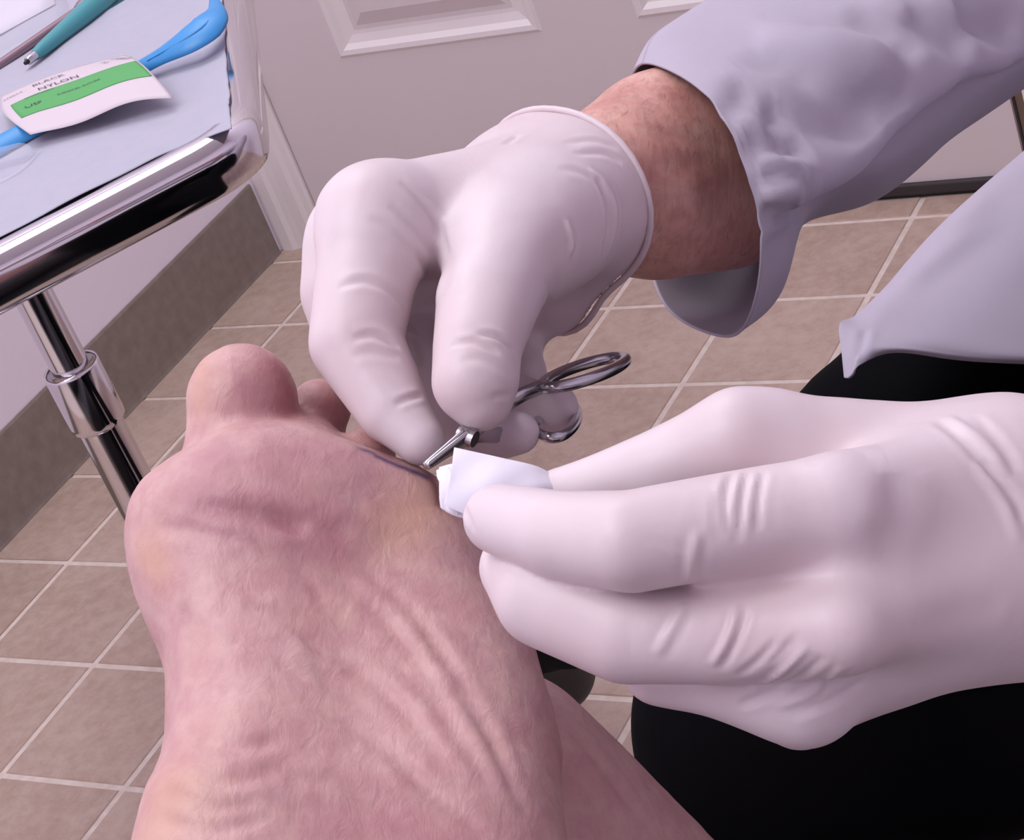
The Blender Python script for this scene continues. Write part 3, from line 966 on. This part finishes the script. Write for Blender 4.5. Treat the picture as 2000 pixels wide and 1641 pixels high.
middle2 = [(1650, 1230, .440, 84), (1430, 1244, .450, 94), (1225, 1235, .4575, 103), (1064, 1168, .469, 99), (1010, 1110, .484, 76)]
ring2 = [(1575, 1362, .462, 90), (1400, 1322, .466, 80), (1290, 1300, .470, 80), (1240, 1240, .480, 70)]
pinky2 = [(1560, 1385, .482, 72), (1450, 1340, .486, 66), (1380, 1280, .490, 60)]
lo, hi = bounds(palm2 + [index2, thumb2, middle2, ring2, pinky2])
base = Field(lo, hi, h)
for c in palm2: base.chain(c, .014)
base.chain([(1435, 1060, .4545, 78), (1425, 1215, .4530, 78)], .003)
base.chain([(1560, 1040, .456, 90), (1560, 1220, .453, 88)], .008)
base.chain([(1520, 1330, .462, 78), (1420, 1300, .464, 78)], .008)
base.blur(24)
res = None
for c, k in ((index2, .0045), (middle2, .0045), (ring2, .006), (pinky2, .006), (thumb2, .006)):
    g = base.copy()
    fg = Field(lo, hi, h).chain(c, .004).blur(5)
    g.merge(fg, k)
    res = g if res is None else res.merge(g, .0010)
cuff2 = CC(2075, 1055, .487)
res.half(cuff2, CC(2120, 1060, .490) - CC(1985, 1045, .480))
sk = Skin(*res.mesh(3))
for pts, dp, wd in [
    ([(1430, 920), (1418, 980), (1425, 1050)], 0.72, 0.99), ([(1460, 920), (1448, 985), (1440, 1060)], 0.72, 0.99), ([(1490, 920), (1480, 980), (1478, 1040)], 0.56, 0.93),
    ([(1400, 960), (1398, 1010), (1405, 1060)], 0.32, 0.93), ([(1364, 1035), (1353, 1090), (1347, 1140)], -0.60, 1.1), ([(1338, 1178), (1316, 1222), (1282, 1280)], -0.60, 1.1),
    ([(1440, 1180), (1425, 1240), (1390, 1300)], -0.72, 0.81), ([(1462, 1190), (1440, 1250), (1405, 1310)], 0.48, 0.81),
    ([(1580, 1260), (1530, 1310), (1470, 1350)], -0.72, 0.87), ([(1610, 1280), (1550, 1330), (1490, 1360), (1440, 1380)], 0.72, 0.99), ([(1650, 1300), (1590, 1350), (1510, 1385)], -0.56, 0.93),
    ([(1690, 1330), (1620, 1370), (1540, 1400)], 0.48, 1.12), ([(1520, 1250), (1480, 1290), (1440, 1320)], 0.48, 0.87), ([(1560, 1240), (1500, 1300)], 0.40, 0.80),
    ([(1735, 925), (1752, 975), (1738, 1030), (1705, 1070)], 0.70, 4.00), ([(1560, 900), (1640, 880), (1720, 910)], 0.40, 5.00),
    ([(1830, 820), (1890, 870), (1940, 930)], 0.64, 1.36), ([(1850, 812), (1915, 860), (1970, 930)], -0.64, 1.24), ([(1900, 810), (1950, 860), (1990, 920)], 0.56, 1.24),
    ([(1900, 900), (1960, 980), (1995, 1060)], -0.64, 1.24), ([(1920, 900), (1975, 970), (1998, 1020)], 0.56, 1.24), ([(1780, 1240), (1870, 1200), (1960, 1190)], 0.40, 4.00),
    ([(900, 985), (915, 1010), (925, 1040)], 0.40, 0.93), ([(1345, 1075), (1300, 1060), (1260, 1050)], 0.16, 0.80)]:
    sk.crease(pts, dp, wd)
sk.rough(.12, 45)
g2 = sk.build('glove', GLOVE, doc)
g2['label'] = 'pale latex glove holding the folded gauze'

# --- coat sleeve of the far arm
rings = [
 [(1252, 122, 0.715), (1385, 195, 0.660), (1476, 400, 0.655), (1479, 580, 0.675), (1425, 662, 0.700), (1300, 600, 0.745), (1250, 420, 0.765), (1225, 230, 0.755)],
 [(1276, 66, 0.730), (1425, 170, 0.665), (1536, 388, 0.655), (1535, 520, 0.702), (1500, 592, 0.744), (1400, 560, 0.775), (1330, 380, 0.780), (1280, 200, 0.770)],
 [(1345, 16, 0.745), (1500, 130, 0.675), (1590, 358, 0.665), (1588, 410, 0.734), (1560, 445, 0.780), (1500, 430, 0.802), (1440, 330, 0.790), (1370, 150, 0.785)],
 [(1440, -40, 0.765), (1610, 60, 0.690), (1710, 277, 0.680), (1735, 335, 0.744), (1712, 388, 0.795), (1650, 370, 0.817), (1590, 270, 0.810), (1490, 80, 0.810)],
 [(1600, -120, 0.800), (1780, -30, 0.720), (1878, 140, 0.710), (1905, 200, 0.774), (1888, 252, 0.825), (1820, 240, 0.852), (1750, 140, 0.845), (1650, -20, 0.840)],
 [(1780, -230, 0.840), (1950, -110, 0.760), (2040, 78, 0.750), (2060, 105, 0.814), (2050, 135, 0.860), (1990, 120, 0.892), (1930, 20, 0.885), (1840, -120, 0.880)],
 [(2150, -480, 0.920), (2290, -350, 0.850), (2360, -150, 0.840), (2370, -80, 0.904), (2360, -40, 0.950), (2310, -60, 0.972), (2270, -160, 0.965), (2200, -350, 0.960)]]
R3 = np.array([[CC(*p) for p in r] for r in rings])
def ridge_ring(r, k):
    r = list(r)
    if k:                                                   # tight fold along the lower front of the sleeve
        r.insert(3, r[2] + (r[3] - r[2]) * np.array([.10, .10, .55]))
    return np.array(r)
around = []
for k, r in enumerate(R3):
    r = ridge_ring(r, k)
    seg = [15] * 8 if k == 0 else [15, 15, 5, 10, 15, 15, 15, 15, 15]
    fine = catmull(r, len(r) * 30, True)
    idx = [i * 30 + int(30 * q / n_) for i, n_ in enumerate(seg) for q in range(n_)]
    around.append(fine[idx])
around = np.array(around)
G = np.stack([catmull(around[:, k], 130) for k in range(120)], 1)       # [along, around, 3]
G = np.concatenate([G, G[:, :1]], 1)
Vs, Fs = sheet(G)
Vs = Vs.copy()
class _S(Skin): pass
sk = Skin(Vs, Fs)
N_ = normals(sk.V, sk.Q)
cenl = G[:, :-1].mean(1)
sgn = np.sign(np.einsum('ij,ij->i', N_, sk.V - np.repeat(cenl, G.shape[1], 0)))
if np.median(sgn) < 0: sk.Q = sk.Q[:, ::-1]
sk.rough(1.2, 9)
for pts, dp, wd in [
    ([(1500, 100), (1600, 160), (1690, 200), (1780, 210)], 3.0, 9), ([(1420, 150), (1540, 220), (1640, 250), (1720, 250)], 3.2, 8), ([(1480, 60), (1620, 90), (1760, 130)], -2.0, 9),
    ([(1450, 270), (1520, 290), (1580, 280)], 2.0, 6), ([(1480, 310), (1530, 330), (1590, 330)], -1.6, 4), ([(1490, 340), (1540, 350), (1580, 345)], 1.6, 3.5),
    ([(1485, 380), (1530, 370), (1570, 360)], -1.4, 3), ([(1488, 420), (1530, 410), (1560, 400)], 1.2, 3), ([(1485, 460), (1520, 440), (1550, 425)], -1.2, 3), ([(1770, 20), (1830, 60), (1900, 100)], 2.5, 8),
    ([(1500, 260), (1510, 230), (1525, 205)], 1.4, 4), ([(1410, 230), (1440, 205), (1460, 170)], .9, 4), ([(1870, 20), (1930, 50), (1990, 60)], 3.0, 7), ([(1650, 30), (1740, 60), (1800, 110)], 2, 8)]:
    sk.crease(pts, dp * 1.7, wd, .3)
slv = sk.build('coat_sleeve', COAT, doc)
solid(slv, .0009, -1)

# --- coat front panel over the lap
lines = [  # from the free edge inwards: (u, v, Z) down the panel
 [(2040, 262, 1.06), (1930, 352, 1.04), (1850, 428, 1.02), (1770, 510, .998), (1715, 572, .982), (1668, 618, .968), (1640, 634, .958), (1644, 690, .950), (1648, 738, .948)],
 [(2060, 272, 1.045), (1950, 362, 1.025), (1870, 440, 1.0), (1790, 522, .982), (1735, 584, .968), (1698, 628, .956), (1672, 655, .950), (1668, 700, .944), (1658, 736, .944)],
 [(2080, 300, 1.03), (1980, 390, 1.01), (1905, 470, .988), (1825, 550, .970), (1768, 606, .958), (1728, 640, .950), (1706, 666, .944), (1692, 685, .942), (1682, 712, .942)],
 [(2140, 330, 1.01), (2060, 430, .99), (1990, 510, .972), (1905, 585, .957), (1850, 635, .948), (1810, 660, .942), (1780, 675, .940), (1765, 684, .940), (1750, 690, .946)],
 [(2240, 360, 1.00), (2180, 460, .98), (2110, 540, .965), (2040, 610, .95), (1980, 660, .942), (1950, 685, .938), (1920, 695, .938), (1905, 700, .940), (1890, 704, .948)],
 [(2450, 400, .99), (2400, 490, .97), (2340, 570, .955), (2270, 640, .942), (2220, 685, .935), (2190, 700, .932), (2170, 706, .932), (2150, 710, .936), (2140, 714, .946)],
 [(2750, 430, .98), (2700, 520, .96), (2640, 600, .945), (2590, 660, .93), (2550, 700, .925), (2530, 712, .922), (2510, 718, .922), (2490, 722, .926), (2480, 728, .936)]]
L3 = np.array([[CC(*p) for p in r] for r in lines])
G = np.array([catmull(r, 70) for r in L3])
G = np.stack([catmull(G[:, k], 90) for k in range(70)], 1)
sk = Skin(*[x.copy() for x in sheet(G)])
if np.median(np.einsum('ij,ij->i', normals(sk.V, sk.Q), sk.V)) > 0: sk.Q = sk.Q[:, ::-1]
sk.rough(.8, 7)
sk.crease([(1690, 640), (1684, 670), (1680, 700)], .8, 2.2)
sk.crease([(1760, 560), (1840, 500), (1940, 430)], -1.0, 6)
pan = sk.build('coat_panel', COAT, doc)
solid(pan, .0016, -1)

# --- trousers
tr = [[(2500, 560, 1.10, 340), (2100, 690, 1.08, 300), (1770, 925, 1.06, 262), (1500, 1110, 1.06, 215), (1440, 1100, 1.09, 195)],
      [(1440, 1100, 1.09, 195), (1220, 1150, 1.28, 135), (1030, 1205, 1.44, 115)],
      [(2700, 1000, .95, 420), (2250, 1180, .86, 360), (1800, 1340, .86, 330), (1560, 1420, .90, 292)],
      [(1560, 1420, .90, 292), (1640, 1660, .98, 270), (1760, 1960, 1.14, 230)],
      [(2500, 560, 1.10, 340), (2700, 1000, .95, 420)]]
lo, hi = bounds(tr)
f = Field(lo, hi, .0045)
for c in tr: f.chain(c, .03)
sk = Skin(*f.mesh(3))
sk.rough(1.0, 12)
sk.build('trousers', TROU, doc)
# shoe on the far foot
sh = [[(1085, 1300, 1.50, 62), (1000, 1330, 1.56, 60), (860, 1360, 1.66, 58), (760, 1360, 1.72, 50)], [(1060, 1240, 1.46, 88), (1076, 1320, 1.49, 66)]]
lo, hi = bounds(sh)
f = Field(lo, hi, .003)
for c in sh: f.chain(c, .03)
sk = Skin(*f.mesh(2)); sk.build('shoe', BLACK, doc)
# coat body and near sleeve beyond the frame
ct = [[(2900, 900, 1.02, 520), (2900, 100, 1.12, 560), (2800, -700, 1.22, 540)], [(2800, -700, 1.15, 300), (2350, -200, .93, 260)], [(2750, -600, 1.0, 300), (2700, 500, .75, 280), (2450, 1000, .60, 300), (2230, 1055, .51, 300)]]
lo, hi = bounds(ct)
f = Field(lo, hi, .006)
for c in ct: f.chain(c, .06)
sk = Skin(*f.mesh(3)); sk.rough(2.5, 6)
sk.build('coat_body', COAT, doc)

# ------------------------------------------------------------------ scissors
sz = tag(empty('scissors', P(900, 860, .585)), 'small steel surgical scissors pinched in the far gloved hand above the toes', 'scissors')
tip = P(829, 910, .560); piv = P(912, 852, .566)
def flat_bar(pts, w_, th, mat, name, up):
    """bar with rectangular, softened section along pts; w_ widths, th thickness, up = flat normal"""
    pts = np.asarray(pts, float); n = len(pts); V, Fc = [], []
    up = np.asarray(up, float); up /= np.linalg.norm(up)
    for i in range(n):
        t = pts[min(i + 1, n - 1)] - pts[max(i - 1, 0)]; t /= np.linalg.norm(t)
        a = np.cross(t, up); a /= np.linalg.norm(a); b = np.cross(a, t)
        hw, ht = w_[i] / 2, th / 2
        for x, y in ((-1, -.5), (-.7, -1), (.7, -1), (1, -.5), (1, .5), (.7, 1), (-.7, 1), (-1, .5)):
            V.append(pts[i] + a * hw * x + b * ht * y)
    for i in range(n - 1):
        for k in range(8):
            Fc.append((i * 8 + k, i * 8 + (k + 1) % 8, i * 8 + 8 + (k + 1) % 8, i * 8 + 8 + k))
    Fc += [tuple(reversed(range(8))), tuple((n - 1) * 8 + k for k in range(8))]
    return mesh_obj(name, V, Fc, mat, sz)
# plane of the scissors: contains blade axis and the line between the two ring centres
r1c, r2c = P(1150, 722, .640), P(1092, 812, .632)
axs = (r1c + r2c) / 2 - tip
nrm = np.cross(axs, r1c - r2c); nrm /= np.linalg.norm(nrm)
tipb = P(833, 913, .5605)
b1 = catmull([tip, tip + (piv - tip) * .5 + (r1c - r2c) * .01, piv], 10)
b2 = catmull([tipb, tipb + (piv - tipb) * .5 - (r1c - r2c) * .01, piv], 10)
wb_ = np.linspace(.0022, .0058, 10)
flat_bar(b1 + nrm * .0007, wb_, .0014, STEEL, 'blade', nrm)
flat_bar(b2 - nrm * .0007, wb_, .0014, STEEL, 'blade', nrm)
def ring(cpt, ax_long, rl, rs, wire, name):
    e1 = ax_long / np.linalg.norm(ax_long); e2 = np.cross(nrm, e1); e2 /= np.linalg.norm(e2)
    pth = [cpt + e1 * rl * math.cos(a) + e2 * rs * math.sin(a) for a in np.linspace(0, 2 * math.pi, 49)[:-1]]
    return mesh_obj(name, *tube(pth, wire, 14, closed=True), STEEL, sz)
s1e = P(1060, 752, .627); s2e = P(1052, 838, .622)
flat_bar(catmull([piv, P(960, 805, .603), P(1012, 772, .614), s1e], 14) + nrm * .0007, np.linspace(.0056, .0042, 14), .0028, STEEL, 'shank', nrm)
flat_bar(catmull([piv, P(960, 850, .603), P(1010, 850, .613), s2e], 14) - nrm * .0007, np.linspace(.0056, .0042, 14), .0028, STEEL, 'shank', nrm)
mesh_obj('pivot_screw', *tube([piv - nrm * .0024, piv + nrm * .0026], [.0024, .0024], 16), STEEL, sz)
nrm_keep = nrm.copy()
def ring_free(cpt, pa_, pb_, wire, name, tilt):
    """oval finger ring through the two end points, short axis given by tilt"""
    e1 = (pb_ - pa_) / 2; c = (pa_ + pb_) / 2
    e2 = np.asarray(tilt)
    pth = [c + e1 * math.cos(a) + e2 * math.sin(a) for a in np.linspace(0, 2 * math.pi, 57)[:-1]]
    return mesh_obj(name, *tube(pth, wire, 14, closed=True), STEEL, sz)
ring_free(None, s1e, P(1222, 702, .652), .0019, 'finger_ring', (P(1150, 738, .622) - P(1150, 706, .660)) / 2)
ring_free(None, s2e, P(1125, 800, .650), .0017, 'finger_ring', (P(1100, 848, .622) - P(1078, 790, .668)) / 2)

# ------------------------------------------------------------------ gauze pad
gz = tag(empty('gauze_pad', P(960, 950, .487)), 'folded white gauze pad held between gloved fingertips beside the toes', 'gauze')
def pad(name, top, bot, th):
    """top / bot edge lists (u,v,Z) of one folded layer"""
    A = catmull([CC(*p) for p in top], 26); B = catmull([CC(*p) for p in bot], 26)
    G = np.array([A * (1 - t) + B * t for t in np.linspace(0, 1, 14)])
    for i in range(14):
        for j in range(26):
            G[i, j, 2] -= .0022 * math.sin(math.pi * i / 13) + .0003 * math.sin(j * .5 + i * .5)
    o = mesh_obj(name, *sheet(G), GAUZE, gz, frame='cam')
    solid(o, th, 0)
    sb = bevelled(o, .0006, 2)
    return o
pad('layer', [(890, 880, .496), (930, 888, .494), (985, 902, .492), (1045, 916, .492), (1082, 940, .494)], [(872, 985, .492), (915, 1002, .490), (960, 1000, .488), (1030, 985, .489), (1085, 975, .492)], .0022)
pad('layer', [(862, 918, .4985), (900, 908, .4975), (960, 910, .4965), (1020, 925, .4955), (1070, 945, .4965)], [(876, 996, .496), (905, 1008, .494), (950, 1010, .493), (1010, 1000, .493), (1060, 985, .495)], .0022)
pad('fold', [(860, 920, .4995), (870, 918, .4965), (884, 916, .4945)], [(868, 990, .497), (880, 996, .494), (900, 1004, .4925)], .0020)

# ------------------------------------------------------------------ black chair, added unseen below the frame to give the chrome dark reflections
ch = tag(empty('added_chair', (1.05, -2.1, 0)), 'black vinyl chair added unseen under the patient to darken the chrome reflections', 'chair')
VINYL = Mat('black vinyl', lin(16, 15, 18), .4).m
bevelled(mesh_obj('base', *box(.70, 1.35, -2.45, -1.75, 0, .22), VINYL, ch, False), .02, 3)
bevelled(mesh_obj('seat', *box(.36, 1.47, -2.70, -1.64, .22, .40), VINYL, ch, False), .04, 4)
bevelled(mesh_obj('foot_plate', *box(.36, 1.40, -1.62, -1.30, 0, .12), VINYL, ch, False), .02, 3)  # added plate, reaches forward so the pole mirrors black
bevelled(mesh_obj('leg_rest', *box(.36, 1.45, -1.63, -1.40, .12, .33), VINYL, ch, False), .03, 4)
